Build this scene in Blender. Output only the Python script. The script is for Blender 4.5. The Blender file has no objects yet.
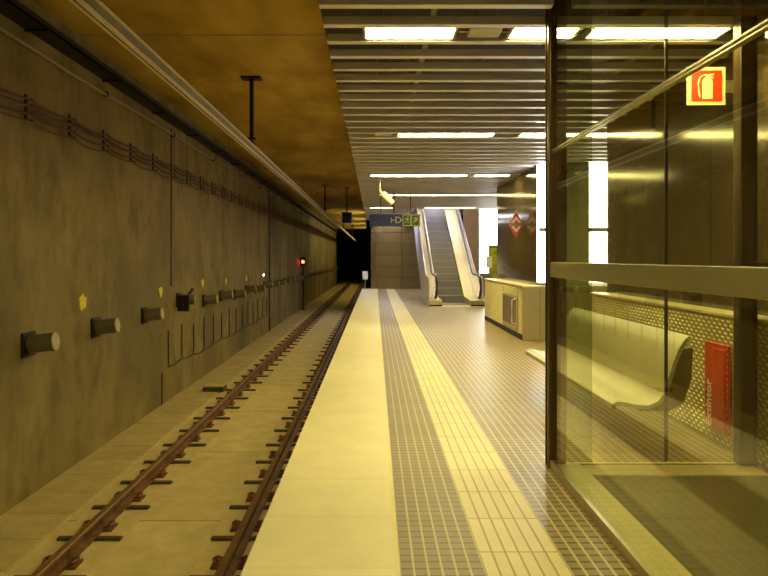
import bpy, bmesh, math, random
from mathutils import Vector
random.seed(7)
C = bpy.context.scene.collection
F, VX, VY, H0 = 620.0, 375.0, 258.0, 1.5

def at(u, v, Y):
    return ((u - VX) * Y / F, Y, H0 - (v - VY) * Y / F)

# ---------------------------------------------------------------- materials
def lin(c):
    c = c / 255.0
    return c / 12.92 if c <= 0.04045 else ((c + 0.055) / 1.055) ** 2.4
def col(r, g, b): return (lin(r), lin(g), lin(b), 1.0)

def new_mat(name):
    m = bpy.data.materials.new(name); m.use_nodes = True
    nt = m.node_tree
    return m, nt, nt.nodes, nt.links, nt.nodes['Principled BSDF']

def world_pos(N, L, scale=(1, 1, 1), obj=False):
    mp = N.new('ShaderNodeMapping'); mp.inputs['Scale'].default_value = scale
    if obj:
        g = N.new('ShaderNodeTexCoord'); L.new(g.outputs['Object'], mp.inputs['Vector'])
    else:
        g = N.new('ShaderNodeNewGeometry'); L.new(g.outputs['Position'], mp.inputs['Vector'])
    return mp.outputs['Vector']

def noise_mat(name, a, b, rough=0.8, metal=0.0, scale=(1, 1, 1), ns=3.0, detail=6, bump=0.1, lo=0.35, hi=0.65, obj=False, c=None, cs=0.5, bd=0.02, spec=None):
    m, nt, N, L, P = new_mat(name)
    v = world_pos(N, L, scale, obj)
    n = N.new('ShaderNodeTexNoise'); n.inputs['Scale'].default_value = ns; n.inputs['Detail'].default_value = detail
    n.inputs['Roughness'].default_value = 0.6
    L.new(v, n.inputs['Vector'])
    r = N.new('ShaderNodeValToRGB'); r.color_ramp.elements[0].position = lo; r.color_ramp.elements[1].position = hi
    r.color_ramp.elements[0].color = a; r.color_ramp.elements[1].color = b
    L.new(n.outputs['Fac'], r.inputs['Fac'])
    out = r.outputs['Color']
    if c is not None:
        n2 = N.new('ShaderNodeTexNoise'); n2.inputs['Scale'].default_value = cs; n2.inputs['Detail'].default_value = 5
        L.new(v, n2.inputs['Vector'])
        r2 = N.new('ShaderNodeValToRGB'); r2.color_ramp.elements[0].position = .45; r2.color_ramp.elements[1].position = .7
        L.new(n2.outputs['Fac'], r2.inputs['Fac'])
        mx = N.new('ShaderNodeMix'); mx.data_type = 'RGBA'; L.new(r2.outputs['Color'], mx.inputs['Factor'])
        L.new(out, mx.inputs['A']); mx.inputs['B'].default_value = c
        out = mx.outputs['Result']
    L.new(out, P.inputs['Base Color'])
    P.inputs['Roughness'].default_value = rough; P.inputs['Metallic'].default_value = metal
    if spec is not None: P.inputs['Specular IOR Level'].default_value = spec
    if bump:
        bp = N.new('ShaderNodeBump'); bp.inputs['Strength'].default_value = bump; bp.inputs['Distance'].default_value = bd
        L.new(n.outputs['Fac'], bp.inputs['Height']); L.new(bp.outputs['Normal'], P.inputs['Normal'])
    return m

def grid_mat(name, a, b, mortar, w, h, ms, rough=0.4, bump=0.4, offset=0.0, origin=(0, 0, 0), rot=(0, 0, 0), smooth=0.1, spec=0.5, metal=0, jw=None, mott=(.93, 1.04)):
    """tiles laid on a plane: world position -> brick texture"""
    m, nt, N, L, P = new_mat(name)
    g = N.new('ShaderNodeNewGeometry'); mp = N.new('ShaderNodeMapping')
    mp.inputs['Location'].default_value = origin; mp.inputs['Rotation'].default_value = rot
    L.new(g.outputs['Position'], mp.inputs['Vector'])
    br = N.new('ShaderNodeTexBrick'); br.offset = offset; br.squash = 1
    L.new(mp.outputs['Vector'], br.inputs['Vector'])
    br.inputs['Color1'].default_value = a; br.inputs['Color2'].default_value = b; br.inputs['Mortar'].default_value = mortar
    br.inputs['Scale'].default_value = 1.0; br.inputs['Brick Width'].default_value = w; br.inputs['Row Height'].default_value = h
    br.inputs['Mortar Size'].default_value = ms; br.inputs['Mortar Smooth'].default_value = smooth; br.inputs['Bias'].default_value = 0
    n = N.new('ShaderNodeTexNoise'); n.inputs['Scale'].default_value = 3.2; n.inputs['Detail'].default_value = 9; n.inputs['Roughness'].default_value = .65
    L.new(g.outputs['Position'], n.inputs['Vector'])
    mr = N.new('ShaderNodeMapRange'); mr.inputs['From Min'].default_value = .3; mr.inputs['From Max'].default_value = .7; mr.inputs['To Min'].default_value = mott[0]; mr.inputs['To Max'].default_value = mott[1]
    L.new(n.outputs['Fac'], mr.inputs['Value'])
    mx = N.new('ShaderNodeMix'); mx.data_type = 'RGBA'; mx.blend_type = 'MULTIPLY'; mx.inputs['Factor'].default_value = 1
    L.new(br.outputs['Color'], mx.inputs['A']); L.new(mr.outputs['Result'], mx.inputs['B'])
    out = mx.outputs['Result']; hgt = br.outputs['Fac']
    if jw:   # larger slab joints over the pattern
        b2 = N.new('ShaderNodeTexBrick'); b2.offset = 0
        L.new(mp.outputs['Vector'], b2.inputs['Vector'])
        b2.inputs['Scale'].default_value = 1; b2.inputs['Brick Width'].default_value = jw[0]; b2.inputs['Row Height'].default_value = jw[1]
        b2.inputs['Mortar Size'].default_value = jw[2]; b2.inputs['Mortar Smooth'].default_value = .1
        m2 = N.new('ShaderNodeMix'); m2.data_type = 'RGBA'
        L.new(b2.outputs['Fac'], m2.inputs['Factor']); L.new(out, m2.inputs['A']); m2.inputs['B'].default_value = jw[3]
        out = m2.outputs['Result']
        mm = N.new('ShaderNodeMath'); mm.operation = 'MAXIMUM'
        L.new(hgt, mm.inputs[0]); L.new(b2.outputs['Fac'], mm.inputs[1]); hgt = mm.outputs[0]
    L.new(out, P.inputs['Base Color'])
    P.inputs['Roughness'].default_value = rough; P.inputs['Specular IOR Level'].default_value = spec; P.inputs['Metallic'].default_value = metal
    if bump:
        bp = N.new('ShaderNodeBump'); bp.invert = True; bp.inputs['Strength'].default_value = bump; bp.inputs['Distance'].default_value = 0.004
        L.new(hgt, bp.inputs['Height']); L.new(bp.outputs['Normal'], P.inputs['Normal'])
    return m

def emit_mat(name, c, s):
    m, nt, N, L, P = new_mat(name)
    n = N.new('ShaderNodeTexNoise'); n.inputs['Scale'].default_value = 1.5
    P.inputs['Base Color'].default_value = (.8, .8, .8, 1)
    P.inputs['Emission Color'].default_value = c; P.inputs['Emission Strength'].default_value = s
    return m

def glass_mat(name, tint, ior=1.5, rough=0.0):
    m, nt, N, L, P = new_mat(name)
    N.remove(P)
    out = N['Material Output']
    tr = N.new('ShaderNodeBsdfTransparent'); tr.inputs['Color'].default_value = tint
    gl = N.new('ShaderNodeBsdfGlossy'); gl.inputs['Roughness'].default_value = rough; gl.inputs['Color'].default_value = (1, 1, 1, 1)
    g = N.new('ShaderNodeNewGeometry')
    mr = N.new('ShaderNodeMapRange'); mr.inputs['To Min'].default_value = ior; mr.inputs['To Max'].default_value = 1 / ior
    L.new(g.outputs['Backfacing'], mr.inputs['Value'])
    fr = N.new('ShaderNodeFresnel'); L.new(mr.outputs['Result'], fr.inputs['IOR'])
    mx = N.new('ShaderNodeMixShader'); L.new(fr.outputs['Fac'], mx.inputs['Fac'])
    L.new(tr.outputs[0], mx.inputs[1]); L.new(gl.outputs[0], mx.inputs[2]); L.new(mx.outputs[0], out.inputs['Surface'])
    return m

M = {}
M['wall_concrete'] = noise_mat('wall_concrete', col(114, 97, 49), col(158, 136, 76), .75, scale=(1, 1, .55), ns=2.4, detail=10, bump=.4, c=col(98, 84, 44), cs=.6)
M['ceiling_concrete'] = noise_mat('ceiling_concrete', col(176, 146, 66), col(206, 172, 88), .9, spec=.15, scale=(1, .45, 1), ns=1.6, detail=9, bump=.2, c=col(150, 116, 48), cs=.7)
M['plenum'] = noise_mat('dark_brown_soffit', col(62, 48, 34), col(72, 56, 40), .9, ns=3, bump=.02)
M['slab'] = grid_mat('slab_concrete', col(204, 182, 124), col(212, 190, 130), col(140, 114, 62), 9, 2.31, .009, .8, .15, origin=(0, .44, 0), spec=.25, mott=(.78, 1.1))
M['walk'] = grid_mat('walkway_slabs', col(200, 178, 120), col(192, 170, 112), col(164, 140, 84), 9, .6, .007, .85, .15, spec=.25, mott=(.78, 1.1))
M['dark_tunnel'] = noise_mat('unlit_black_concrete', col(16, 13, 9), col(26, 22, 15), .95, ns=2)  # near-black colour stands in for the lack of light past the tunnel mouth
M['edge_tile'] = grid_mat('cream_edge_slab', col(240, 226, 178), col(246, 232, 186), col(224, 208, 150), .757, .6, .003, .45, .08, origin=(.637, 0, 0), spec=.4)
M['edge_lip'] = noise_mat('edge_lip', col(230, 214, 150), col(245, 230, 170), .5, ns=3, bump=.1)
M['dark_strip'] = grid_mat('brown_stud_tile', col(152, 130, 86), col(142, 120, 78), col(92, 74, 42), 9, .068, .007, .42, .8, origin=(-.12, 0, 0), spec=.5, jw=(.068, 9, .006, col(200, 180, 128)))
M['groove_strip'] = grid_mat('cream_grooved_tile', col(238, 222, 176), col(230, 214, 166), col(184, 162, 106), .068, .408, .006, .45, .6, origin=(-.528, .1, 0), spec=.4)
M['field_tile'] = grid_mat('brown_field_tile', col(160, 138, 94), col(148, 126, 84), col(84, 66, 38), 9, .068, .009, .36, .9, origin=(-.936, 0, 0), spec=.6, jw=(.068, 9, .0075, col(204, 184, 130)))
M['dark_floor'] = noise_mat('dark_rubber_floor', col(86, 80, 50), col(98, 90, 56), .35, ns=8, bump=.05)
M['pit_face'] = noise_mat('platform_face', col(120, 100, 60), col(150, 128, 80), .85, ns=2)
M['rust'] = noise_mat('rusty_steel', col(104, 68, 36), col(136, 92, 50), .6, .2, ns=14, bump=.2, obj=True, c=col(70, 40, 22), cs=4)
M['rail_top'] = noise_mat('polished_rail_head', col(124, 92, 52), col(146, 108, 64), .5, .35, ns=6, bump=.05)
M['clip'] = noise_mat('rusty_clip', col(136, 90, 50), col(104, 68, 38), .6, .2, ns=20, obj=True)
M['dark_brown'] = noise_mat('box_and_gap_shade', col(92, 74, 46), col(78, 62, 38), .8, ns=10, obj=True)  # brown of the junction box, and of the painted shade before the plinths
M['plinth'] = noise_mat('plinth_concrete', col(196, 172, 112), col(210, 186, 126), .8, ns=5, obj=True)
M['baffle'] = noise_mat('baffle_aluminium', col(216, 210, 212), col(226, 220, 222), .45, .5, ns=2, bump=0)
M['housing'] = noise_mat('lamp_housing_white', col(190, 182, 160), col(205, 198, 176), .5, ns=4, bump=0)
M['galv'] = noise_mat('galvanised_steel', col(150, 144, 128), col(170, 162, 140), .4, .7, ns=6, bump=.05)
M['alu_rail'] = noise_mat('aluminium_conductor', col(236, 222, 186), col(244, 230, 194), .45, .1, scale=(1, .1, 1), ns=5, bump=.02)
M['dark_metal'] = noise_mat('dark_metal', col(40, 34, 26), col(52, 44, 32), .5, .5, ns=6, bump=.05)
M['black'] = noise_mat('black_plastic', col(22, 20, 18), col(30, 27, 24), .45, ns=6, bump=0)
M['cable_dark'] = noise_mat('dark_cable', col(34, 28, 22), col(46, 38, 28), .6, ns=8, bump=0)
M['cable_light'] = noise_mat('pale_conduit', col(140, 124, 88), col(156, 138, 98), .5, ns=8, bump=0)
M['cable_red'] = noise_mat('red_brown_cable', col(112, 56, 30), col(88, 46, 26), .6, ns=8, bump=0)
M['stub'] = noise_mat('grey_stub', col(108, 100, 78), col(124, 114, 90), .55, .1, ns=8, bump=.05, obj=True)
M['stub_cap'] = noise_mat('pale_stub_cap', col(190, 176, 130), col(172, 158, 112), .6, ns=8, bump=.05, obj=True)
M['yellow'] = noise_mat('yellow_marker', col(232, 214, 30), col(214, 196, 26), .6, ns=14, bump=.1, obj=True)
M['steel_brown'] = noise_mat('bronzed_steel', col(112, 92, 58), col(128, 106, 68), .3, .7, scale=(1, 1, .1), ns=8, bump=.02)
M['post_brown'] = noise_mat('dark_bronze_post', col(84, 66, 40), col(94, 74, 46), .35, .6, scale=(1, 1, .1), ns=8, bump=.02)
M['steel'] = noise_mat('brushed_steel', col(196, 186, 156), col(208, 198, 166), .28, .85, scale=(1, 1, 6), ns=9, bump=.03)
M['steel_top'] = noise_mat('brushed_steel_top', col(224, 212, 160), col(234, 222, 170), .4, .25, scale=(1, 4, 1), ns=9, bump=.02)
M['clad'] = noise_mat('embossed_steel', col(176, 164, 118), col(188, 176, 130), .35, .45, ns=5, bump=.02)
M['stud'] = noise_mat('glint_painted_stud', col(240, 226, 160), col(248, 234, 170), .3, .35, ns=5, bump=0)  # paler than the plate: the glints on the embossing are put into colour
M['sill'] = noise_mat('cream_sill', col(226, 214, 150), col(236, 224, 160), .4, .1, ns=4, bump=.03)
M['transom'] = noise_mat('satin_transom', col(164, 156, 116), col(174, 166, 124), .45, .4, scale=(1, .2, 5), ns=6, bump=.02)
M['bench'] = noise_mat('cream_bench_shell', col(176, 168, 132), col(186, 178, 142), .35, ns=3, bump=.02)
M['red'] = noise_mat('red_enamel', col(200, 52, 18), col(210, 60, 22), .4, ns=5, bump=.02)
M['sign_red'] = noise_mat('sign_red', col(232, 52, 14), col(238, 60, 18), .5, ns=5, bump=0)
M['sign_cream'] = noise_mat('sign_cream', col(236, 234, 170), col(228, 226, 160), .5, ns=5, bump=0)
M['sign_blue'] = noise_mat('sign_blue', col(40, 44, 150), col(48, 52, 162), .4, ns=5, bump=0)
M['sign_green'] = noise_mat('sign_green', col(70, 130, 30), col(80, 140, 36), .5, ns=5, bump=0)
M['sign_white'] = noise_mat('sign_white', col(240, 240, 232), col(232, 232, 224), .5, ns=5, bump=0)
M['green_frame'] = noise_mat('green_frame', col(60, 120, 50), col(70, 132, 58), .5, ns=5, bump=0)
M['board_yellow'] = noise_mat('board_yellow', col(226, 214, 70), col(150, 170, 60), .5, ns=6, bump=0)
M['step'] = grid_mat('grooved_step_steel', col(172, 168, 176), col(164, 160, 168), col(100, 96, 98), .012, 9, .002, .4, .3, metal=.5)
M['nosing'] = noise_mat('step_edge', col(176, 172, 170), col(186, 182, 178), .4, .4, ns=5, bump=0)
M['lavender'] = noise_mat('pale_lavender_panel', col(232, 230, 255), col(226, 224, 252), .3, .3, ns=4, bump=.02)
M['deck'] = noise_mat('pale_gold_deck', col(222, 208, 160), col(230, 216, 168), .35, .3, ns=4, bump=.02)
M['handrail'] = noise_mat('black_handrail', col(34, 28, 28), col(44, 38, 36), .4, ns=6, bump=0)
M['glass'] = glass_mat('yellow_tinted_glass', (.965, .97, .89, 1))
M['glass_jamb'] = glass_mat('dark_tinted_glass', (.68, .72, .52, 1))
M['glass_plain'] = glass_mat('clear_balustrade_glass', (.9, .9, .9, 1))
M['lamp'] = emit_mat('fluorescent_diffuser', (1, .87, .35, 1), 36)
M['lamp_cool'] = emit_mat('cool_fluorescent_diffuser', (.95, .93, 1, 1), 30)
M['panel_light'] = emit_mat('backlit_white', (1, .97, .88, 1), 5)
M['red_light'] = emit_mat('red_signal_lens', (1, .03, .01, 1), 25)
M['white_light'] = emit_mat('small_white_lamp', (1, .95, .8, 1), 6)
M['grey_wall'] = noise_mat('grey_plaster', col(150, 145, 120), col(160, 155, 130), .7, ns=2, bump=.03)

# dark polished panels with joints
M['polish'] = grid_mat('dark_polished_panel', col(84, 70, 44), col(78, 66, 42), col(50, 42, 26), 1.2, 1.25, .006, .12, .05, origin=(0, 0, .2), rot=(math.pi/2, 0, math.pi/2), spec=.8, metal=.3)
M['end_wall'] = grid_mat('end_wall_metal_panel', col(124, 108, 74), col(116, 100, 68), col(80, 68, 44), 1.3, .55, .01, .2, .1, origin=(0, 0, 0), rot=(math.pi/2, 0, 0), spec=.6, metal=.7)
M['brown_wall'] = noise_mat('brown_wall', col(120, 100, 72), col(132, 110, 80), .5, ns=3, bump=.02)

# ---------------------------------------------------------------- mesh builder
class MB:
    def __init__(s): s.bm = bmesh.new()
    def faces(s, vs, fs, mi=0):
        v = [s.bm.verts.new(p) for p in vs]
        for f in fs:
            try: fc = s.bm.faces.new([v[i] for i in f]); fc.material_index = mi
            except ValueError: pass
        return s
    def box(s, x0, x1, y0, y1, z0, z1, mi=0):
        vs = [(x, y, z) for x in (x0, x1) for y in (y0, y1) for z in (z0, z1)]
        return s.faces(vs, [(0, 1, 3, 2), (4, 6, 7, 5), (0, 4, 5, 1), (2, 3, 7, 6), (0, 2, 6, 4), (1, 5, 7, 3)], mi)
    def cyl(s, p0, p1, r, n=16, r1=None, mi=0):
        p0, p1 = Vector(p0), Vector(p1); r1 = r if r1 is None else r1
        d = (p1 - p0).normalized(); a = d.cross(Vector((0, 0, 1)))
        if a.length < 1e-3: a = Vector((1, 0, 0))
        a.normalize(); b = d.cross(a)
        vs = []
        for p, rr in ((p0, r), (p1, r1)):
            for k in range(n):
                t = 2 * math.pi * k / n
                vs.append(p + a * math.cos(t) * rr + b * math.sin(t) * rr)
        fs = [(k, (k + 1) % n, n + (k + 1) % n, n + k) for k in range(n)] + [tuple(range(n - 1, -1, -1)), tuple(range(n, 2 * n))]
        return s.faces(vs, fs, mi)
    def tube(s, pts, r, n=8, mi=0, closed=False):
        pts = [Vector(p) for p in pts]; rings = []
        vs = []; up = Vector((0, 0, 1))
        m = len(pts)
        for i, p in enumerate(pts):
            if closed: d = pts[(i + 1) % m] - pts[i - 1]
            else: d = pts[min(i + 1, m - 1)] - pts[max(i - 1, 0)]
            d.normalize(); a = d.cross(up)
            if a.length < .05: a = d.cross(Vector((1, 0, 0)))
            a.normalize(); b = d.cross(a)
            for k in range(n):
                t = 2 * math.pi * k / n
                vs.append(p + a * math.cos(t) * r + b * math.sin(t) * r)
        fs = []
        for i in range(m if closed else m - 1):
            j = (i + 1) % m
            for k in range(n): fs.append((i*n+k, i*n+(k+1) % n, j*n+(k+1) % n, j*n+k))
        if not closed: fs += [tuple(range(n - 1, -1, -1)), tuple(range((m-1)*n, m*n))]
        return s.faces(vs, fs, mi)
    def prism(s, poly, axis, a0, a1, mi=0):
        """poly in the two other axes; axis x: (y,z)  y: (x,z)  z: (x,y)"""
        def P(q, a):
            return {'x': (a, q[0], q[1]), 'y': (q[0], a, q[1]), 'z': (q[0], q[1], a)}[axis]
        n = len(poly)
        vs = [P(q, a0) for q in poly] + [P(q, a1) for q in poly]
        return s.faces(vs, [(k, (k+1) % n, n + (k+1) % n, n + k) for k in range(n)] + [tuple(range(n-1, -1, -1)), tuple(range(n, 2*n))], mi)
    def build(s, name, mats, parent=None, bevel=0, smooth=False, structure=False, origin=None):
        bmesh.ops.recalc_face_normals(s.bm, faces=s.bm.faces[:])
        me = bpy.data.meshes.new(name)
        if parent is not None:
            off = Vector(parent_loc(parent))
        elif origin is not None: off = Vector(origin)
        else:
            xs = [v.co for v in s.bm.verts]
            off = Vector(((min(v.x for v in xs)+max(v.x for v in xs))/2, (min(v.y for v in xs)+max(v.y for v in xs))/2, min(v.z for v in xs)))
        for v in s.bm.verts: v.co -= off
        s.bm.to_mesh(me); s.bm.free()
        if not isinstance(mats, (list, tuple)): mats = [mats]
        for m in mats: me.materials.append(M[m])
        if smooth:
            for p in me.polygons: p.use_smooth = True
            me.set_sharp_from_angle(angle=math.radians(40))
        o = bpy.data.objects.new(name, me); C.objects.link(o)
        if parent is not None: o.parent = parent
        else: o.location = off
        if bevel:
            b = o.modifiers.new('bevel', 'BEVEL'); b.width = bevel; b.segments = 2; b.limit_method = 'ANGLE'
        if structure: o['kind'] = 'structure'
        return o

def parent_loc(p):
    v = Vector(p.location)
    while p.parent: p = p.parent; v += Vector(p.location)
    return v
def tag(o, label, cat, group=None, kind=None):
    o['label'] = label; o['category'] = cat
    if group: o['group'] = group
    if kind: o['kind'] = kind
    return o
def thing(name, label, cat, loc, group=None):
    o = bpy.data.objects.new(name, None); C.objects.link(o); o.location = loc; o.empty_display_size = .1
    return tag(o, label, cat, group)
def copy_tree(o, parent=None):
    c = o.copy(); C.objects.link(c)
    if parent is not None: c.parent = parent
    for ch in [x for x in bpy.data.objects if x.parent == o]: copy_tree(ch, c)
    return c
def S(name, mb, m, **k): return mb.build(name, m, structure=True, **k)
def text_mesh(name, body, size, mat, parent, loc, rot, depth=.002, align='CENTER'):
    cu = bpy.data.curves.new(name, 'FONT'); cu.body = body; cu.offset = .001; cu.size = size; cu.extrude = depth; cu.align_x = align; cu.align_y = 'CENTER'
    to = bpy.data.objects.new('tmp_text', cu); C.objects.link(to)
    dg = bpy.context.evaluated_depsgraph_get()
    me = bpy.data.meshes.new_from_object(to.evaluated_get(dg)); bpy.data.objects.remove(to)
    o = bpy.data.objects.new(name, me); C.objects.link(o)
    me.materials.clear(); me.materials.append(M[mat])
    o.parent = parent; o.location = Vector(loc) - parent_loc(parent); o.rotation_euler = rot
    return o

# ---------------------------------------------------------------- constants of the place
XW, XE, ZS, ZC, ZB = -3.95, -0.637, -1.25, 4.47, 3.2     # left wall, platform edge, track slab, concrete ceiling, baffles
YE, YP = 30.3, 64.0                                        # end of platform, tunnel mouth
XR = 2.98

# floor
S('floor', MB().box(.936, 6, -4, YE, -.25, 0), 'field_tile')
S('trim_1', MB().box(XE, .12, -4, YE, -.25, 0), 'edge_tile')
S('trim_14', MB().box(.10, .12, -4, YE, -.01, .002), 'edge_lip')
S('trim_2', MB().box(.12, .528, -4, YE, -.25, 0), 'dark_strip')
S('trim_3', MB().box(.528, .936, -4, YE, -.25, 0), 'groove_strip')
S('wall_platform_face', MB().box(-.55, -.35, -4, YE, ZS, -.25), 'pit_face')
S('floor_track', MB().box(-3.22, -.25, -4, 110, ZS-.3, ZS), 'slab')
S('trim_4', MB().box(XW, -3.22, -4, 110, ZS-.3, ZS+.03), 'walk')
# tunnel shell
S('wall_left', MB().box(XW-.4, XW, -4, YP, ZS-.3, ZC), 'wall_concrete')
S('ceiling', MB().box(XW-.4, 6, -4, YP, ZC, ZC+.1), 'ceiling_concrete')
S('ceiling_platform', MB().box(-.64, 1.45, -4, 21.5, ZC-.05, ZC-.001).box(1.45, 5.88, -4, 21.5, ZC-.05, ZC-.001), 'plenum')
S('trim_6', MB().box(XW, -.64, 8.245, 8.27, ZC-.006, ZC), 'cable_light')
S('wall_tunnel_right', MB().box(-.44, -.2, YE, YP, ZS, ZC), 'wall_concrete')
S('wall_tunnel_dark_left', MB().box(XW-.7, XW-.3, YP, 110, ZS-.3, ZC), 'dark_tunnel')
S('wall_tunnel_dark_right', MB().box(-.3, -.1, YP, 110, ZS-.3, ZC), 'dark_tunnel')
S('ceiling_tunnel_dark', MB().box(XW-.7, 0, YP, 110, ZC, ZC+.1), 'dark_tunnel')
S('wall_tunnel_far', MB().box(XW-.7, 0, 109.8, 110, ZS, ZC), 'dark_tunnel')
# end wall of the platform, and walls of the hall
S('wall_end', MB().box(-.44, 3.45, YE, YE+.3, -.25, ZC), 'end_wall')
S('wall_back_right', MB().box(3.45, 3.98, 24, 24.3, 0, ZC), 'brown_wall')
S('wall_far_right', MB().box(3.98, 6, 24, 24.3, 0, .85), 'brown_wall')
w2 = S('window_2', MB().box(3.98, 6, 24.1, 24.2, .85, ZC), 'panel_light')
f = MB().box(3.98, 4.05, 24.04, 24.1, .85, ZC).box(3.98, 6, 24.04, 24.1, .85, .92).box(3.98, 6, 24.04, 24.1, 1.95, 1.99)
f.build('window_frame', 'galv', w2)
S('wall_hall_right', MB().box(5.9, 6, 11.45, 24, 0, ZC), 'brown_wall')
# polished wall above the steel parapet (far) and behind the bench (near)
S('wall_right_far', MB().box(XR, XR+.2, 11.45, 15.15, 0, ZC), 'polish')
S('wall_right_near', MB().box(XR, XR+.2, -4, 7.96, 0, ZC), 'polish')
S('wall_passage_right', MB().box(4.6, 4.7, 7.96, 11.45, 0, ZC), 'grey_wall')
S('wall_passage_near', MB().box(XR+.2, 4.7, 7.76, 7.96, 0, ZC), 'grey_wall')
w1 = S('window_1', MB().box(XR+.005, 3.2, 11.3, 11.42, 1.05, ZC-.4), 'panel_light')
w3 = S('window_3', MB().box(3.9, 4.24, 11.3, 11.42, 1.05, ZC-.4), 'panel_light')
MB().box(XR+.005, 3.2, 11.26, 11.3, 1.98, 2.05).build('glazing_bar', 'galv', w1)
MB().box(3.9, 4.24, 11.26, 11.3, 1.98, 2.05).build('glazing_bar', 'galv', w3)
S('wall_passage_back', MB().box(3.2, 3.9, 11.3, 11.45, 0, ZC).box(4.24, 6, 11.3, 11.45, 0, ZC).box(XR+.205, 3.2, 11.43, 11.45, 0, ZC).box(3.9, 4.24, 11.43, 11.45, 0, ZC), 'grey_wall')
S('wall_behind', MB().box(XW, 6, -4.2, -4, ZS, ZC), 'grey_wall')

# vertical joints in the tunnel wall
S('trim_7', MB().box(XW, XW+.03, 23.05, 23.17, ZS+.03, 4.0), 'dark_metal')
S('trim_8', MB().box(XW, XW+.012, 11.46, 11.49, ZS+.03, -.62), 'dark_metal')
S('trim_9', MB().box(XW, XW+.015, 11.98, 12.03, .95, 4.0), 'dark_metal')

# ---------------------------------------------------------------- baffles, carriers, lamps
sp = .3535; y0 = 4.194
ROWS = {}
def lift_gap(y): return y < 4.46
proto = {}
n = 0
k = -22
while True:
    y = y0 + k*sp; k += 1
    if y > 21.35: break
    x1 = 1.2 if y < 4.46 else (XR if (y < 7.96) else (4.58 if y < 11.25 else (XR if y < 15.2 else 5.88)))
    key = x1
    if key not in proto:
        o = MB().box(-.376, x1, -.034, .034, 0, .06).build('ceiling_baffle', 'baffle', origin=(0, 0, 0))
        proto[key] = o
    else:
        o = proto[key].copy(); C.objects.link(o)
    o.location = (0, y, ZB)
    if y < 4.46: lb = 'grey metal ceiling blade ending short at the glass lift, nearest rows overhead'
    elif x1 == XR and y < 8: lb = 'grey metal ceiling blade above the cream bench, between nearest and second lamp rows'
    elif y < 11.3: lb = 'grey metal ceiling blade above the bright passage opening on the right'
    elif x1 == XR: lb = 'grey metal ceiling blade above the steel counter with the dark hatch'
    else: lb = 'grey metal ceiling blade at the far end, just before the escalator'
    tag(o, lb, 'ceiling blade', 'ceiling blades, ' + ('over the near lift' if y < 4.46 else 'over the bench' if y < 8 else 'over the passage' if y < 11.3 else 'over the counter' if x1 == XR else 'near the escalator'))
for x in (.42, 2.3):
    a = -3.9 if x < 1 else 4.5
    S('trim_1%d' % (0 if x < 1 else 1), MB().box(x-.02, x+.02, a, 21.4, ZB+.06, ZB+.10), 'galv')
for y in (0.2, 4.4, 8.5, 12.5, 16.5, 20.6):
    for x in (.42, 2.3):
        if x > 1 and y < 5: continue
        o = MB().cyl((x, y, ZB+.1), (x, y, ZC), .008, 8).build('hanger_rod', 'galv')
        tag(o, 'thin steel rod carrying the bladed ceiling, in the dark gap above the blades', 'hanger rod', 'rods above the blades')

def lamp(x0, x1, y, label, group=None, mat='lamp', ZB=ZB):
    r = thing('ceiling_lamp', label, 'lamp', ((x0+x1)/2, y, ZB), group)
    MB().box(x0, x1, y-.12, y+.12, ZB+.03, ZB+.055).box(x0, x1, y-.12, y-.112, ZB+.008, ZB+.03).box(x0, x1, y+.112, y+.12, ZB+.008, ZB+.03).build('housing', 'housing', r)
    MB().box(x0+.02, x1-.02, y-.112, y+.112, ZB+.014, ZB+.03).build('diffuser', mat, r)
    for x in (x0, x1):
        a, b = sorted((x, x+(.02 if x == x0 else -.02)))
        MB().box(a, b, y-.112, y+.112, ZB+.006, ZB+.03).build('end_cap', 'housing', r)
    m = MB()
    for x in (x0+.15, x1-.15): m.cyl((x, y, ZB+.05), (x, y, ZC), .005, 6)
    m.build('suspension_rod', 'galv', r)
    return r
def gear(x0, x1, y, label):
    r = thing('gear_box', label, 'control box', ((x0+x1)/2, y, ZB))
    MB().box(x0, x1, y-.10, y+.10, ZB+.01, ZB+.055).build('housing', 'housing', r, bevel=.012)
    m = MB()
    for x in (x0+.03, x1-.03): m.cyl((x, y, ZB+.05), (x, y, ZC), .005, 6)
    m.build('suspension_rod', 'galv', r)
    MB().box(x0-.07, x1+.05, y-.012, y+.012, ZB+.02, ZB+.04).build('wire_duct', 'galv', r)
R1, R2, R3, R4, R5 = 4.72, 8.60, 12.85, 16.92, 21.16
lamp(-.09, .62, R1, 'bright strip lamp nearest the camera, left of the small pale control box')
gear(.71, .96, R1, 'small pale control box between two lit strip lamps of the nearest row')
lamp(1.02, 1.54, R1, 'short bright strip lamp in nearest row, crossed by the dark lift post')
lamp(1.62, 2.66, R1, 'long bright strip lamp seen through the lift glass, left of extinguisher sign')
lamp(.31, 1.66, R2, 'strip lamp of second row, left of the dark lift post')
gear(.0, .24, R2, 'small pale control box at the left end of the second lamp row')
lamp(2.0, 3.6, R2, 'strip lamp of second row, behind the dark lift post')
lamp(-.1, 1.92, R3, 'long strip lamp of third row, above the round camera and blue sign')
lamp(2.06, 2.8, R3, 'short strip lamp of third row, above the red diamond sign')
lamp(.36, 3.3, R4, 'long thin strip lamp of fourth row, right of the white security camera')
lamp(-.17, .6, R5, 'short strip lamp just above the left half of the blue hanging sign')
lamp(1.7, 3.4, R5, 'strip lamp at the ceiling edge above the escalator top')
lamp(0, 1.3, .5, 'strip lamp overhead beside the camera, outside the picture')
lamp(0, 2.6, -3.6, 'strip lamp behind the camera, outside the picture')
lamp(-.1, 1.2, 25.3, 'strip lamp beyond the blue sign near the end wall', mat='lamp_cool')
lamp(2.0, 3.2, 23, 'unseen strip lamp added in the escalator well to light the steps', mat='lamp_cool', ZB=4.3)  # unseen lamp added to give the escalator neutral light
lamp(2.0, 3.2, 25.5, 'second unseen strip lamp added in the escalator well, further up', mat='lamp_cool', ZB=4.3)  # added likewise, out of sight above the ceiling edge
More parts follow.
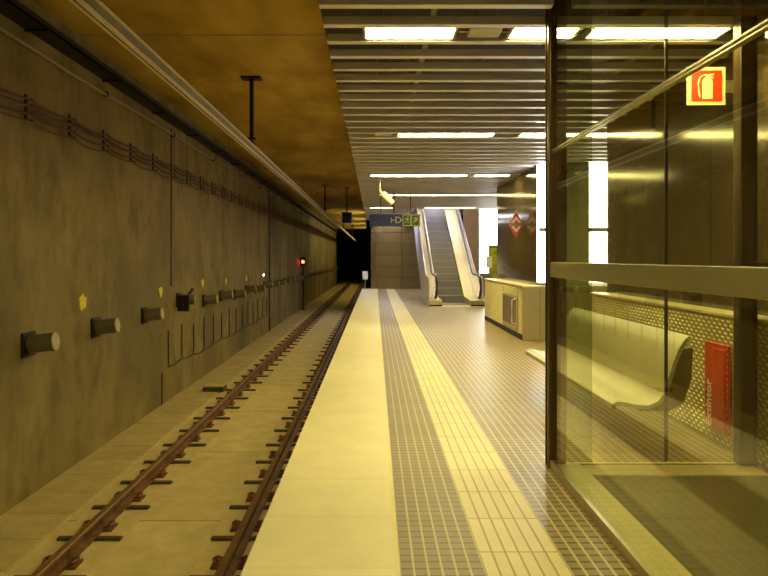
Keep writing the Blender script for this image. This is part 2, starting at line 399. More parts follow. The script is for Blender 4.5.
lamp(-.1, 1.4, 29.0, 'strip lamp closest to the metal end wall', mat='lamp_cool')
# ceiling closing above baffles' end: fascia round the escalator well and flat soffit beyond
S('trim_12', MB().box(1.5, 5.9, 21.5, 21.56, ZB, ZB+.5), 'baffle')
S('ceiling_end_bay', MB().box(-.4, 1.5, 21.5, YE, ZB+.14, ZB+.2), 'baffle')
S('wall_well_left', MB().box(1.48, 1.5, 21.6, YE, ZB+.2, ZC), 'brown_wall')

# ---------------------------------------------------------------- track
def rail(x, label):
    r = thing('running_rail', label, 'rail', (x, -4, ZS))
    z = ZS + .0215
    MB().box(x-.07, x+.07, -4, 109, z, z+.012).prism([(x-.07, z+.012), (x+.07, z+.012), (x+.012, z+.03), (x-.012, z+.03)], 'y', -4, 109)\
        .box(x-.009, x+.009, -4, 109, z+.03, z+.10).build('rail_web', 'rust', r)
    MB().prism([(x-.012, z+.095), (x+.012, z+.095), (x+.035, z+.105), (x+.035, z+.13), (x+.028, z+.138), (x-.028, z+.138), (x-.035, z+.13), (x-.035, z+.105)], 'y', -4, 109).build('rail_head', 'rail_top', r)
rail(-1.284, 'rusty running rail close under the platform edge')
rail(-2.785, 'rusty running rail on the far side, nearer the concrete wall')

def fastener_proto():
    r = thing('rail_fastener', '', '', (0, 0, ZS))
    MB().box(-.32, .32, -.02, .38, ZS, ZS+.02).build('plinth', 'plinth', r, bevel=.005)
    MB().box(-.31, -.085, -.08, -.02, ZS, ZS+.03).box(.085, .31, -.08, -.02, ZS, ZS+.03).box(-.085, .085, -.09, -.02, ZS, ZS+.018).build('gap_shade_strip', 'dark_brown', r, bevel=.006)  # dark strip stands in for the shaded gap at the plinth front
    for s in (-1, 1):
        m = MB().box(min(s*.074, s*.16), max(s*.074, s*.16), .08, .24, ZS+.02, ZS+.042)
        m.tube([(s*.082, .10, ZS+.055), (s*.13, .10, ZS+.075), (s*.15, .16, ZS+.08), (s*.13, .22, ZS+.075), (s*.082, .22, ZS+.055)], .012, 6)
        m.cyl((s*.12, .16, ZS+.04), (s*.12, .16, ZS+.10), .014, 6)
        m.build('clip', 'clip', r)
    return r
fp = fastener_proto(); first = True
simple = None
for x, nm, g in ((-2.785, 'dark fastening block with rusty clip under the far rail, by the wall', 'fastenings of the far rail'),
                 (-1.284, 'dark fastening block with rusty clip under the rail beside the platform', 'fastenings of the platform side rail')):
    y = 2.325
    while y < 62:
        r = fp if first else copy_tree(fp); first = False
        r.location = (x, y, ZS); tag(r, nm, 'rail fastener', g)
        y += .755
# block lying on the walkway
o = thing('junction_box', 'small flat box on the walkway slab beside the far rail', 'box', (-3.27, 12.7, ZS+.03))
MB().box(-3.5, -3.08, 12.6, 12.9, ZS+.03, ZS+.12).build('body', 'dark_brown', o, bevel=.01)
MB().box(-3.48, -3.1, 12.62, 12.88, ZS+.12, ZS+.14).build('lid', 'plinth', o, bevel=.004)

# overhead conductor rail
r = thing('conductor_rail', 'pale aluminium overhead conductor rail running the length of the track', 'conductor rail', (-2.03, -4, 3.2))
x = -2.03; z = 3.24
MB().box(x-.05, x+.05, -4, 75, z+.100, z+.115).box(x-.04, x+.04, -4, 75, z, z+.018).build('profile', 'alu_rail', r)
MB().box(x-.03, x+.03, -4, 75, z+.018, z+.10).build('web', 'cable_light', r)
MB().cyl((x, -4, z), (x, 75, z), .008, 8).build('contact_wire', 'rust', r)
for i, y in enumerate((10.2, 25.2, 40.2, 55.2)):
    s = thing('rail_hanger', ['dark post hanging from the ceiling, nearest of the conductor rail supports', 'second dark post holding up the conductor rail, beside the blue box', 'third small dark support of the conductor rail', 'furthest dark support of the conductor rail near the tunnel mouth'][i], 'hanger', (x, y, z+.115))
    MB().box(x-.16, x+.16, y-.1, y+.1, ZC-.03, ZC).build('ceiling_plate', 'dark_metal', s)
    MB().cyl((x, y, z+.2), (x, y, ZC-.03), .035, 12).build('post', 'dark_metal', s)
    MB().cyl((x, y, z+.115), (x, y, z+.24), .05, 12, .03).build('insulator', 'rust', s)
    MB().box(x-.07, x+.07, y-.03, y+.03, z+.21, z+.24).build('crossbar', 'dark_metal', s)

# high cables along the wall
r = thing('cable_tray', 'dark tray of cables high on the tunnel wall under the ceiling', 'cable tray', (XW+.15, -4, 4.1))
MB().box(XW+.003, XW+.26, -4, YP, 4.08, 4.10).box(XW+.25, XW+.26, -4, YP, 4.08, 4.16).build('tray', 'dark_metal', r)
for i in range(5):
    xx = XW+.04+.045*i
    pts = [(xx+random.uniform(-.004, .004), y, 4.125+random.uniform(0, .03)) for y in range(-4, 65, 2)]
    MB().tube(pts, .02, 6).build('cable', 'cable_dark', r)
for y in range(3, 64, 2): MB().box(XW+.003, XW+.26, y-.02, y+.02, 4.055, 4.08).build('bracket', 'dark_metal', r)
for zz, mm, lb in ((3.88, 'cable_light', 'pale conduit running along the wall just below the dark cable tray'), ):
    r = thing('pale_conduit', lb, 'conduit', (XW+.05, -4, zz))
    MB().tube([(XW+.05, y, zz+.012*math.sin(y*1.3)) for y in range(-4, 65, 1)], .022, 8).build('pipe', mm, r)
    for y in range(3, 64, 3): MB().box(XW+.003, XW+.08, y-.015, y+.015, zz-.035, zz+.035).build('pipe_clamp', 'dark_metal', r)
for i, (zz, rr) in enumerate(((3.29, .014), (3.22, .02), (3.13, .014), (3.05, .008))):
    pts = []
    y = -4.0
    while y < YP:
        ph = ((y+4) % 1.0)
        pts.append((XW+.05, y, zz - .05*4*ph*(1-ph)*(.6+.4*((i*7+int(y)) % 3)/2))); y += .25
    o = MB().tube(pts, rr, 6).build('wall_cable', 'cable_red')
    tag(o, ['topmost of the four red-brown cables sagging along the tunnel wall', 'thickest red-brown cable sagging along the wall, second from top', 'third red-brown cable down on the tunnel wall', 'thinnest and lowest red-brown cable sagging on the tunnel wall'][i], 'cable')
first = None
for y in range(-1, 63):
    if first is None:
        m = MB().box(0, .02, -.02, .02, -.20, .1)
        for zz, rr in ((.055, 0), (-.02, 0), (-.105, 0), (-.18, 0)): m.box(.02, .09, -.015, .015, zz-.02, zz-.008)
        first = m.build('cable_bracket', 'dark_metal', origin=(0, 0, 0)); o = first
    else:
        o = first.copy(); C.objects.link(o)
    o.location = (XW, y, 3.25)
    tag(o, 'small dark wall bracket holding up the sagging red-brown cables', 'bracket', 'brackets of the red-brown cables')

# stubs on the wall
def stub(y, z, tilt, label, group=None, fancy=False):
    r = thing('wall_stub', label, 'wall stub', (XW, y, z), group)
    MB().box(XW, XW+.03, y-.14, y+.12, z-.14, z+.14).build('back_plate', 'dark_metal', r, bevel=.008)
    p0 = Vector((XW+.03, y, z)); p1 = Vector((XW+.30, y+.02+tilt, z+.03-tilt*.6))
    d = (p1-p0).normalized()
    MB().cyl(p0, p1, .105, 24).build('barrel', 'stub', r, smooth=True)
    MB().cyl(p1, p1+d*.012, .1, 24).build('end_cap', 'stub_cap', r, smooth=True)
    if fancy:
        MB().box(XW+.03, XW+.26, y-.16, y-.1, z-.22, z+.10).build('bracket', 'dark_metal', r, bevel=.01)
        MB().cyl((XW+.12, y-.2, z-.1), (XW+.2, y+.3, z+.2), .03, 10).build('rod', 'dark_metal', r)
ys = [7.05, 8.75, 10.6]
lbs = ['large grey round stub on the tunnel wall, nearest the left picture edge', 'second grey round stub on the wall, beside the first yellow mark', 'third grey round stub on the wall, below the second yellow mark']
for y, lb in zip(ys, lbs): stub(y, .52, 0, lb)
stub(12.45, .66, .05, 'dark crooked wall stub with a rod, below the vertical joint', fancy=True)
y = 14.3
while y < 62:
    if y < 22.5: stub(y, .5+random.uniform(-.03, .05), 0, 'small grey round stub above the row of thin drop cables', 'wall stubs above the drop cables')
    else: stub(y, .5+random.uniform(-.03, .05), 0, 'tiny grey round stub on the wall beyond the dark wall joint', 'wall stubs beyond the dark joint')
    y += 1.55
for i, (y, z) in enumerate(((8.36, .91), (11.4, .89), (14.2, .93), (16.4, .88), (19, .88))):
    m = MB(); nn = 14
    rr = [.1+random.uniform(-.03, .03) for _ in range(nn)]
    m.prism([(y+rr[k]*math.cos(2*math.pi*k/nn), z+rr[k]*math.sin(2*math.pi*k/nn)) for k in range(nn)], 'x', XW-.01, XW+.012)
    o = m.build('yellow_marker', 'yellow')
    tag(o, ['largest yellow mark on the wall, above the second grey stub', 'yellow mark on the wall above the third grey stub', 'yellow mark right of the crooked dark stub', 'small yellow mark, fourth from the left picture edge', 'smallest yellow mark, furthest along the tunnel wall'][i], 'marker')
o = thing('wall_lamp', 'tiny white lamp on the tunnel wall just before the dark joint', 'lamp', (XW, 21.6, .9))
MB().box(XW, XW+.06, 21.52, 21.68, .84, .98).build('body', 'galv', o); MB().cyl((XW+.06, 21.6, .91), (XW+.09, 21.6, .91), .035, 12).build('lens', 'white_light', o)
# drop cables and the wavy cable at their foot
Yd = [11.8+.82*i for i in range(14)]
for i, y in enumerate(Yd):
    z0, z1 = -.55+.03*math.sin(i*1.7), .12+.04*math.sin(i*2.3)
    pts = [(XW+.02, y+.015*math.sin(t*3+i), z0+(z1-z0)*t/8) for t in range(9)]
    o = MB().tube(pts, .012, 6).build('drop_cable', 'cable_dark')
    lb = {0: 'leftmost thin dark cable hanging down the lower tunnel wall', 1: 'second thin dark vertical cable from the left on the lower wall', 13: 'rightmost thin dark vertical cable before the dark wall joint'}.get(i)
    if lb: tag(o, lb, 'cable')
    else: tag(o, 'thin dark vertical cable in the row below the small wall stubs', 'cable', 'drop cables of the middle row')
pts = []
for i in range(len(Yd)*4-3):
    y = 11.8+.205*i; pts.append((XW+.02, y, -.57+.03*math.sin(i/4*1.7) - .035*math.sin(math.pi*(i % 4)/4)))
tag(MB().tube(pts, .014, 6).build('wavy_cable', 'cable_dark'), 'thin dark wavy cable joining the feet of the vertical cables', 'cable')

# red signal
r = thing('rail_signal', 'trackside signal showing a red light on a thin post', 'signal', (-3.7, 32.5, ZS+.03))
X, Y, Z = -3.77, 32.5, 1.3
MB().cyl((X, Y, ZS+.05), (X, Y, Z-.2), .04, 10).build('post', 'dark_metal', r)
MB().box(X-.12, X+.12, Y-.12, Y+.12, ZS+.03, ZS+.06).build('base_plate', 'dark_metal', r)
MB().box(X-.14, X+.14, Y-.06, Y+.1, Z-.22, Z+.25).build('signal_head', 'black', r, bevel=.02)
MB().cyl((X, Y-.06, Z), (X, Y-.08, Z), .075, 20).build('red_lens', 'red_light', r)
m = MB().tube([(X+.095*math.cos(t), Y-.1, Z+.095*math.sin(t)) for t in [math.pi*k/10 for k in range(11)]], .008, 6); m.build('hood', 'black', r)

# blue box on a rod above the track
r = thing('hanging_monitor', 'dark blue box hanging from the tunnel ceiling beside the conductor rail', 'monitor', (-1.17, 26, 2.92))
MB().box(-1.38, -.98, 25.85, 26.1, 2.95, 3.42).build('casing', 'sign_blue', r, bevel=.02)
MB().box(-1.35, -1.01, 25.84, 25.851, 2.99, 3.38).build('screen', 'black', r)
MB().cyl((-1.18, 26, 3.42), (-1.18, 26, ZC), .025, 10).build('rod', 'dark_metal', r)
MB().box(-1.28, -1.08, 25.9, 26.1, ZC-.02, ZC).build('ceiling_plate', 'dark_metal', r)

# tunnel lamps on the hidden right wall
for y in (40.5, 47, 53.5, 60):
    r = thing('tunnel_lamp', 'tunnel lamp on the right tunnel wall beyond the platform end', 'lamp', (-.5, y, 3.2), 'tunnel lamps beyond the platform')
    MB().box(-.50, -.43, y-.65, y+.65, 3.2, 3.3).build('housing', 'housing', r)
    MB().box(-.56, -.50, y-.6, y+.6, 3.16, 3.30).build('diffuser', 'lamp', r)

# small white box on a post at platform end
r = thing('platform_end_post', 'small pale box on a thin post at the far end of the platform edge', 'post', (-.47, 29.6, 0))
MB().box(-.49, -.45, 29.58, 29.62, 0, .48).build('post', 'galv', r)
MB().box(-.6, -.34, 29.5, 29.7, .48, .86).build('box', 'sign_white', r, bevel=.015)

# ---------------------------------------------------------------- hanging direction sign
Ys = 16.4
def q(u, v): a = at(u, v, Ys); return a[0], a[2]
xa, za = q(369.5, 226.5); xb, zb = q(420, 214)
r = thing('direction_sign', 'long dark blue hanging sign with white symbol and green exit pictograms', 'sign', ((xa+xb)/2, Ys, za))
MB().box(xa, xb, Ys, Ys+.08, za, zb).build('panel', 'sign_blue', r, bevel=.005)
for x in (xa+.3, xb-.25): MB().cyl((x, Ys+.04, zb), (x, Ys+.04, ZC), .012, 8).build('rod', 'dark_metal', r)
gx0, _ = q(402.5, 0)
MB().box(gx0, xb-.01, Ys-.006, Ys, za+.01, zb-.01).build('exit_border', 'sign_cream', r)
wq = (xb-.01-gx0)/2; hz = zb-za
for i in range(2):
    c = gx0+wq*(i+.5)
    MB().box(c-wq/2+.022, c+wq/2-.022, Ys-.01, Ys-.006, za+.035, zb-.035).build('pictogram_square', 'sign_green', r)
zc = (za+zb)/2; c = gx0+wq*.5
m = MB()      # running figure
m.cyl((c+.03, Ys-.012, zc+.085), (c+.03, Ys-.010, zc+.085), .018, 12)
m.prism([(c-.01, zc+.06), (c+.035, zc+.055), (c+.02, zc-.01), (c-.015, zc-.005)], 'y', Ys-.013, Ys-.01)
m.prism([(c+.02, zc), (c+.05, zc-.03), (c+.035, zc-.08), (c+.02, zc-.08), (c+.03, zc-.035), (c, zc-.005)], 'y', Ys-.013, Ys-.01)
m.prism([(c-.01, zc), (c+.005, zc-.01), (c-.02, zc-.055), (c-.07, zc-.06), (c-.07, zc-.045), (c-.03, zc-.04)], 'y', Ys-.013, Ys-.01)
m.prism([(c+.03, zc+.05), (c+.07, zc+.01), (c+.06, zc+.002), (c+.03, zc+.03)], 'y', Ys-.013, Ys-.01)
m.prism([(c-.01, zc+.06), (c-.06, zc+.035), (c-.055, zc+.015), (c-.05, zc+.02), (c-.01, zc+.04)], 'y', Ys-.013, Ys-.01)
m.build('running_figure', 'sign_white', r)
c = gx0+wq*1.5
m = MB().prism([(c-.06, zc-.07), (c-.045, zc-.085), (c+.03, zc-.005), (c+.03, zc-.04), (c+.055, zc-.02), (c+.06, zc+.08), (c-.04, zc+.075), (c-.06, zc+.05), (c-.005, zc+.05)], 'y', Ys-.013, Ys-.01)
m.build('arrow', 'sign_white', r)
ax, _ = q(391, 0)
m = MB().box(ax, ax+.02, Ys-.006, Ys, zc-.07, zc+.07).box(ax+.02, ax+.09, Ys-.006, Ys, zc-.012, zc+.012).build('symbol', 'sign_white', r)
text_mesh('letter', 'D', .24, 'sign_white', r, (ax+.19, Ys-.003, zc), (math.pi/2, 0, 0))
m = MB().prism([(ax+.275, zc-.03), (ax+.31, zc), (ax+.275, zc+.03)], 'y', Ys-.006, Ys).build('pointer', 'sign_white', r)
# small white spot below the sign
r = thing('sign_camera', 'tiny white camera under the left end of the blue sign', 'camera', (xa+.27, Ys+.04, za-.1))
MB().box(xa+.21, xa+.31, Ys-.03, Ys+.08, za-.045, za-.005).build('body', 'sign_white', r)
MB().cyl((xa+.26, Ys+.04, za-.005), (xa+.26, Ys+.04, za), .02, 8).build('mount', 'sign_white', r)
MB().cyl((xa+.26, Ys-.03, za-.1), (xa+.26, Ys+.04, za-.045), .03, 10).build('lens', 'sign_white', r)
# security camera
Yc = 13.4
p = at(380, 190, Yc); q0 = at(384, 195, Yc); q1 = at(392, 203, Yc+.12)
r = thing('security_camera', 'pale security camera hanging from the ceiling above the blue sign', 'camera', p)
MB().cyl(p, (p[0], p[1], ZC), .018, 10).build('rod', 'housing', r)
MB().tube([p, (p[0]+.02, p[1], p[2]-.06), q0], .02, 8).build('arm', 'housing', r)
MB().cyl(at(382, 193, Yc), q1, .075, 20).build('body', 'housing', r, smooth=True)
MB().cyl(q1, at(393.5, 204.5, Yc+.14), .06, 20).build('lens', 'black', r, smooth=True)
r = thing('small_bracket', 'thin dark rod hanging down to the blue sign from the fourth lamp row', 'rod', at(394, 202, 16.2))
a = at(394, 213, 16.2); MB().cyl((a[0], a[1], a[2]), (a[0], a[1], ZC), .018, 8).build('rod', 'dark_metal', r)

# ---------------------------------------------------------------- escalator
YB, YI, SL = 19.75, 20.55, math.tan(math.radians(30))
r = thing('escalator', 'escalator climbing away behind the platform, grey steps and pale sides', 'escalator', (2.5, YB, 0))
XL0, XL1, XRr0, XRr1 = 1.68, 2.07, 2.95, 3.38
def ramp(y):  return max(0, (y-YI)*SL)
MB().box(XL0+.02, XRr1-.02, YB-1.0, YB, 0, .012).build('landing_plate', 'deck', r)
MB().box(2.08, 2.94, YB-.12, YB+.02, .012, .03).build('comb_plate', 'nosing', r)
nst = 24
for i in range(nst):
    y = YB+.02+.4*i
    z = max(.02, .231*(i-1)) if i > 1 else .02
    zt = .02 if i < 2 else .02+.231*(i-1)
    st = MB().box(2.08, 2.94, y, y+.42, zt-.25 if i > 1 else .0, zt).build('step', 'step', r)
    MB().box(2.08, 2.94, y-.006, y+.03, zt-.012, zt+.003).build('step_edge', 'nosing', st)
Yt = YB+.02+.4*nst
def side(name, x0, x1, xh, outer):
    """one balustrade: skirt below, deck, glass, hand rail"""
    ya = YB-.55
    def ln(y, d): return (y, max(d, ramp(y)+d))
    top = [(ya-.1, .16), (YI, .22), (Yt, ramp(Yt)+.22)]
    bot = [(Yt, ramp(Yt)-.75), (YI+1.45, .0), (ya-.1, 0)]
    bx = (x0, x0+.02) if outer < 0 else (x1-.02, x1)
    high = [(ya+.05, .16), (ya+.1, .75), (ya+.3, .9), (YI, .93), (Yt, ramp(Yt)+.90)]
    MB().prism([top[0]]+high+bot, 'x', *bx).build('outer_panel', 'lavender', r)
    ix = (x1-.015, x1) if outer < 0 else (x0, x0+.015)
    MB().prism(top+[(Yt, ramp(Yt)-.3), (YI+.3, 0), (ya-.1, 0)], 'x', *ix).build('skirt_panel', 'steel', r)
    dk = [(a, b) for a, b in top] + [(a, b+.02) for a, b in reversed(top)]
    MB().prism(dk, 'x', x0, x1).build('deck', 'deck', r)
    MB().box(x0, x1, ya-.12, ya-.09, 0, .18).build('end_cap', 'steel', r)
    MB().box(x0, x1, ya-.125, ya-.12, 0, .06).build('toe_strip', 'handrail', r)
    # glass with a rounded newel
    up = .92
    arc = [(ya+.0+.36*(1-math.cos(t)) - .1, .56+.36*math.sin(t)) for t in [0.35*math.pi*0 + math.pi*k/12/1 for k in range(-3, 7)]]
    arc = [(ya+.30-.40*math.cos(t), .60+.36*math.sin(t)) for t in [math.pi*k/12 for k in range(-5, 7)]]
    hand = [(ya+.35, .26)] + arc + [(YI-.1, .97)] + [(YI+.15, 1.01)] + [(Yt, ramp(Yt)+.96)]
    gl = [(a+.0, b-.02) for a, b in arc] + [(YI-.1, .95), (YI+.15, .99), (Yt, ramp(Yt)+.94), (Yt, ramp(Yt)+.24), (YI, .24), (ya+.1, .19)]
    MB().prism(gl, 'x', xh-.006, xh+.006).build('glass_panel', 'glass_plain', r)
    MB().tube([(xh, a, b) for a, b in hand], .04, 10).build('handrail', 'handrail', r, smooth=True)
side('left', XL0, XL1, 1.9, -1)
side('right', XRr0, XRr1, 3.26, 1)
MB().prism([(YI+1.45, .0), (Yt, ramp(Yt)-.75), (Yt, ramp(Yt)-.72), (YI+1.43, .04)], 'x', XL0+.02, XRr1-.02).build('underside', 'lavender', r)

# green framed board
r = thing('information_board', 'green framed yellow board standing left of the polished wall', 'board', (3.62, 19.2, 0))
X0, _, zt = at(489, 246, 19.2); X1 = at(500, 0, 19.2)[0]
MB().box(X0, X0+.04, 19.2, 19.26, 0, zt).box(X1-.04, X1, 19.2, 19.26, 0, zt).box(X0+.04, X1-.04, 19.2, 19.26, zt-.05, zt).box(X0+.04, X1-.04, 19.2, 19.26, .55, .6).build('frame', 'green_frame', r)
MB().box(X0+.04, X1-.04, 19.21, 19.25, .6, zt-.05).build('panel', 'board_yellow', r)
MB().box(X0-.05, X1+.05, 19.08, 19.38, 0, .015).build('base', 'green_frame', r)
a = at(489.5, 272, 18.9)
r = thing('poster_stand', 'narrow white notice on a pale post left of the green framed board', 'notice', (a[0], 18.9, 0))
MB().cyl((a[0], 18.9, .02), (a[0], 18.9, 1.2), .018, 10).build('post', 'galv', r); MB().cyl((a[0], 18.9, 0), (a[0], 18.9, .02), .08, 20).build('base', 'galv', r)
MB().box(a[0]-.1, a[0]+.07, 18.86, 18.88, 1.2, 1.55).box(a[0]-.01, a[0]+.01, 18.88, 18.9, 1.15, 1.4).build('notice_panel', 'sign_white', r)

# ---------------------------------------------------------------- embossed steel studs
def studs(m, x, y0, y1, z0, z1, mi=0):
    j = 0; z = z0+.02; p = .08
    while z < z1-.016:
        y = y0+p*(.5 if j % 2 else 1.0)
        while y < y1-.03:
            d, hh, w = .012, .015, .022
            a = [(x, y-w, z-hh*.9), (x, y+w, z-hh*.3), (x, y+w, z+hh*.9), (x, y-w, z+hh*.3), (x-d, y, z)]
            m.faces(a, [(0, 1, 4), (1, 2, 4), (2, 3, 4), (3, 0, 4)], mi)
            y += p
        j += 1; z += .032
    return m
# steel counter with hatch (far)
CX, CY0, CY1, CH = 2.68, 11.2, 15.15, 1.0
r = thing('steel_counter', 'long embossed steel counter with a dark hatch below the polished wall', 'counter', (2.8, 13.2, 0))
m = MB().box(CX, XR-.001, CY0+.02, CY1, 0, CH-.02)
m.build('body', 'clad', r)
m = MB(); studs(m, CX, CY0+.06, 11.64, .1, CH-.05); studs(m, CX, 12.96, CY1, .1, CH-.05); studs(m, CX, 11.64, 12.96, .78, CH-.05)
m.build('embossing', 'stud', r)
MB().box(CX-.012, 4.55, CY0, CY0+.02, 0, CH-.02).build('end_panel', 'steel', r, bevel=.004)
MB().box(CX-.02, XR-.001, CY0, CY1, CH-.02, CH).box(XR-.001, 4.55, CY0, 11.25, CH-.02, CH).build('top_plate', 'steel_top', r)
MB().box(CX-.003, CX, CY0+.03, CY1, 0, .1).build('kick_plate', 'dark_metal', r)
MB().box(CX-.016, CX+.0, 11.70, 12.9, .2, .74).build('hatch', 'steel_brown', r, bevel=.004)
m = MB().box(CX-.02, CX, 11.64, 11.70, .16, .78).box(CX-.02, CX, 12.9, 12.96, .16, .78).box(CX-.02, CX, 11.70, 12.9, .74, .78).box(CX-.02, CX, 11.70, 12.9, .16, .2)
m.build('hatch_frame', 'steel', r)
MB().tube([(CX-.02, 11.74, .24), (CX-.09, 11.74, .27), (CX-.09, 11.74, .70), (CX-.02, 11.74, .73)], .014, 8).build('handle', 'sign_white', r)
# seam on the end panel
MB().box(2.98, 2.985, CY0-.002, CY0, .02, CH-.04).build('seam', 'dark_metal', r)

# steel parapet behind the bench (near)
r = thing('steel_parapet', 'low embossed steel wall casing behind the cream bench', 'parapet', (2.86, 5.5, 0))
PX, PY0, PY1, PH = 2.76, -3.9, 7.95, 1.06
MB().box(PX, XR-.001, PY0, PY1, 0, PH-.02).build('body', 'clad', r)
m = MB(); studs(m, PX, 3.0, PY1-.02, .02, PH-.03); m.build('embossing', 'stud', r)
MB().box(PX-.015, XR-.001, PY0, PY1, PH-.02, PH).build('top_plate', 'steel_top', r)
# red extinguisher cabinet
ey0, ey1, ez0, ez1 = 4.78, 5.13, .12, .82
r = thing('extinguisher_cabinet', 'red fire extinguisher cover with white lettering on the embossed steel wall', 'extinguisher cabinet', (PX-.02, 4.95, ez0))
MB().box(PX-.035, PX-.013, ey0, ey1, ez0, ez1).build('plate', 'red', r, bevel=.008)
MB().box(PX-.045, PX-.035, ey0+.035, ey1-.13, ez0+.04, ez1-.04).build('raised_panel', 'red', r, bevel=.004)
text_mesh('lettering', 'Extintor', .115, 'sign_white', r, (PX-.037, ey1-.07, ez0+.20), (0, -math.pi/2, 0), .002)
m = MB()
for k in range(15):
    z = ez0+.02+.047*k
    m.cyl((PX-.035, ey0+.012, z), (PX-.042, ey0+.012, z), .006, 6).cyl((PX-.035, ey1-.012, z), (PX-.042, ey1-.012, z), .006, 6)
m.build('rivets', 'steel', r)
# extinguisher flag sign
Yf = 5.0
x0, _, zt = at(687, 67, Yf); x1, _, zb_ = at(725.5, 105, Yf)
r = thing('extinguisher_sign', 'red square sign with pale extinguisher symbol, projecting above the bench', 'sign', ((x0+x1)/2, Yf, zb_))
MB().box(x0, x1, Yf, Yf+.006, zb_, zt).build('panel', 'sign_cream', r)
b = .028
MB().box(x0+b+.006, x1-b, Yf-.002, Yf, zb_+b, zt-b).build('red_field', 'sign_red', r)
cx, cz = (x0+x1)/2+.008, (zb_+zt)/2
w = .042
m = MB().prism([(cx-w, cz-.105), (cx+w, cz-.105), (cx+w, cz+.04), (cx+w*.6, cz+.065), (cx+.012, cz+.07), (cx+.012, cz+.095), (cx-.012, cz+.095), (cx-.012, cz+.07), (cx-w*.6, cz+.065), (cx-w, cz+.04)], 'y', Yf-.004, Yf-.002)
m.prism([(cx-.03, cz+.082), (cx+.055, cz+.09), (cx+.055, cz+.1), (cx-.03, cz+.094)], 'y', Yf-.004, Yf-.002)
m.prism([(cx+.02, cz+.075), (cx+.05, cz+.06), (cx+.052, cz+.068), (cx+.02, cz+.085)], 'y', Yf-.004, Yf-.002)
m.tube([(cx-.02, Yf-.004, cz+.09), (cx-.06, Yf-.004, cz+.07), (cx-.075, Yf-.004, cz+.02), (cx-.07, Yf-.004, cz-.04), (cx-.06, Yf-.004, cz-.09)], .006, 6)
m.build('extinguisher_symbol', 'sign_cream', r)
MB().box(x1, XR, Yf+.001, Yf+.005, zb_+.1, zb_+.2).build('wall_bracket', 'steel', r)

# metro diamond on the polished wall
Yd_ = 12.4
cx, cz = at(516.0, 0, Yd_)[0], at(0, 224.5, Yd_)[2]
hw, hh = .135, .26
r = thing('diamond_sign', 'red and white diamond sign projecting from the polished wall above the counter', 'sign', (cx, Yd_, cz-hh))
def dia(sx, sz): return [(cx-sx, cz), (cx, cz-sz), (cx+sx, cz), (cx, cz+sz)]
MB().prism(dia(hw, hh), 'y', Yd_-.02, Yd_+.02).build('red_panel', 'red', r)
m = MB()
for s in (1, -1):
    m.prism([(cx-hw*.72, cz+s*.03), (cx, cz+s*hh*.62), (cx+hw*.72, cz+s*.03), (cx+hw*.45, cz+s*.03), (cx, cz+s*hh*.36), (cx-hw*.45, cz+s*.03)], 'y', Yd_-.026, Yd_-.02)
m.build('white_chevrons', 'sign_white', r)
MB().box(cx-hw*.9, cx+hw*.9, Yd_-.03, Yd_-.02, cz-.028, cz+.028).build('cross_band', 'steel_brown', r)
MB().tube([(cx, Yd_, cz+hh-.02), (cx+.02, Yd_, cz+hh+.05), (XR, Yd_, cz+hh+.07)], .01, 6).build('wall_bracket', 'steel', r)

# ---------------------------------------------------------------- bench
r = thing('bench', 'curved cream shell bench in front of the embossed steel wall', 'bench', (2.1, 5.9, 0))
prof = [(1.75, .385), (1.755, .42), (1.79, .44), (1.85, .435), (1.93, .415), (2.02, .41), (2.09, .44), (2.135, .50), (2.165, .60), (2.20, .72), (2.245, .83), (2.29, .90), (2.325, .925)]
def offs(pr, t):
    out = []
    for i, (a, b_) in enumerate(pr):
        p0 = Vector(pr[max(i-1, 0)]); p1 = Vector(pr[min(i+1, len(pr)-1)])
        d = (p1-p0).normalized(); nrm = Vector((d.y, -d.x))
        out.append((a+nrm.x*t, b_+nrm.y*t))
    return out
def strip(m, p1, p2, ya, yb):
    for i in range(len(p1)-1):
        m.prism([p1[i], p1[i+1], p2[i+1], p2[i]], 'y', ya, yb)
back = offs(prof, .03)
m = MB(); full = prof+list(reversed(back)); nf = len(prof)
n2 = len(full)
vs = [(a, 4.58, b_) for a, b_ in full]+[(a, 7.22, b_) for a, b_ in full]
fs = [(k, (k+1) % n2, n2+(k+1) % n2, n2+k) for k in range(n2)]
for k in range(nf-1):
    fs.append((k, k+1, n2-2-k, n2-1-k)); fs.append((n2+n2-1-k, n2+n2-2-k, n2+k+1, n2+k))
m.faces(vs, fs); m.build('shell', 'bench', r, smooth=True)
for y in (4.62, 5.85, 7.1):
    b2 = offs(prof, .03)
    m = MB()
    poly = [b2[4], b2[5], b2[6], b2[7], b2[8], b2[9], b2[10], (2.37, .83), (2.36, .60), (2.30, .42), (2.20, .36), (1.98, .36)]
    m.prism(poly, 'y', y, y+.05)
    if y > 5: m.box(2.36, PX-.014, y, y+.05, .50, .56)
    m.build('bracket', 'steel_brown', r)
# ---------------------------------------------------------------- glass lift
LX0, LX1, LY0, LY1 = 1.25, 2.73, .5, 4.47
r = thing('glass_lift', 'glass walled lift enclosure with bronzed steel posts in the right foreground', 'lift', (2.0, 2.5, 0))
def post(x0, x1, y0_, y1_):
    MB().box(x0, x1, y0_, y1_, 0, ZC).build('post', 'post_brown', r, bevel=.006)
post(LX0, LX0+.115, LY1-.05, LY1+.05); post(2.61, LX1, LY1-.05, LY1+.05); post(LX0, LX0+.1, LY0-.1, LY0); post(LX1-.1, LX1, LY0-.1, LY0)
MB().box(LX0-.012, LX0, LY1+.03, LY1+.04, 0, ZC).box(LX0+.115, LX0+.13, LY1-.01, LY1+.01, .12, ZC).box(LX0-.012, LX0, LY1-.04, LY1-.02, 0, ZC).build('post_trim', 'steel_brown', r)
MB().box(LX0+.02, LX0+.032, LY0, LY1-.05, .03, ZC-.1).build('side_glass', 'glass', r)
MB().box(LX1-.032, LX1-.02, LY0, LY1-.05, .03, ZC-.1).build('side_glass', 'glass', r)
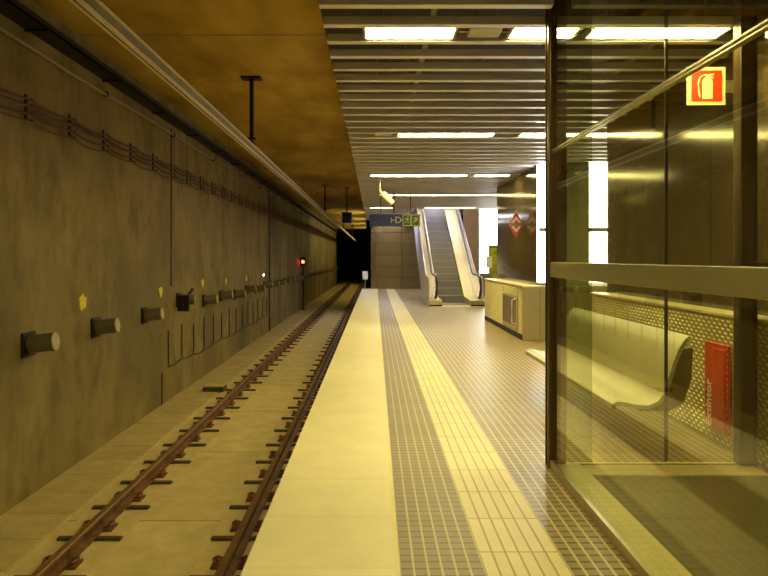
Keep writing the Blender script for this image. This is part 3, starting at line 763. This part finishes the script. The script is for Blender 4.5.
MB().box(LX0-.002, LX0+.06, LY0, LY1-.05, 1.365, 1.47).build('transom', 'transom', r, bevel=.004)
MB().box(LX1-.04, LX1, LY0, LY1-.05, 1.365, 1.47).build('transom', 'dark_metal', r, bevel=.004)
MB().box(LX0+.012, LX0+.04, LY0, LY1-.05, 2.245, 2.251).box(LX0+.012, LX0+.04, LY0, LY1-.05, 2.262, 2.270).build('glazing_rail', 'steel', r)
MB().box(LX0-.004, LX0+.02, LY0, LY1-.05, 0, .06).build('base_channel', 'steel', r)
MB().box(LX0+.02, LX0+.22, LY0, LY1-.05, 0, .03).build('side_sill', 'sill', r)
MB().box(LX0+.22, LX1-.03, LY1-.24, LY1+.02, 0, .02).build('door_sill', 'sill', r)
MB().box(LX0+.22, LX1-.03, LY1-.03, LY1-.02, .02, .026).build('door_track', 'dark_metal', r)
MB().box(LX0+.22, LX1-.03, LY0, LY1-.24, 0, .012).build('lift_floor', 'dark_floor', r)
# doors
MB().box(LX0+.13, 1.565, LY1-.006, LY1+.006, .03, ZC-.1).build('jamb_glass', 'glass_jamb', r)
for a, b_ in ((1.575, 2.094), (2.104, 2.605)):
    d = MB().box(a, b_, LY1-.004, LY1+.008, .035, ZC-.1).build('door_leaf', 'glass', r)
    e = b_ if a < 2 else a
    MB().box(e-.004, e+.004, LY1-.008, LY1+.012, .035, ZC-.1).build('leaf_edge', 'dark_metal', d)
MB().box(LX0+.1, LX1-.1, LY1-.05, LY1+.05, ZC-.1, ZC).box(LX0, LX0+.1, LY0, LY1, ZC-.1, ZC).box(LX1-.1, LX1, LY0, LY1, ZC-.1, ZC).build('head_rail', 'steel_brown', r)

# ---------------------------------------------------------------- world, camera
w = bpy.data.worlds.new('World'); bpy.context.scene.world = w; w.use_nodes = True
w.node_tree.nodes['Background'].inputs[0].default_value = (0, 0, 0, 1); w.node_tree.nodes['Background'].inputs[1].default_value = 0
cam = bpy.data.cameras.new('Camera'); co = bpy.data.objects.new('Camera', cam); C.objects.link(co)
co.location = (0, 0, H0); co.rotation_euler = (math.pi/2, 0, 0)
cam.sensor_width = 36; cam.lens = F/768*36; cam.shift_x = (384-VX)/768; cam.shift_y = -(288-VY)/768; cam.clip_start = .05; cam.clip_end = 300
sc = bpy.context.scene; sc.camera = co
sc.view_settings.view_transform = 'Standard'; sc.view_settings.look = 'None'; sc.view_settings.gamma = 1; sc.view_settings.use_curve_mapping = False
sc.view_settings.exposure = 0.9
sc.cycles.max_bounces = 10; sc.cycles.transparent_max_bounces = 24; sc.cycles.sample_clamp_indirect = 6
sc.cycles.use_denoising = True
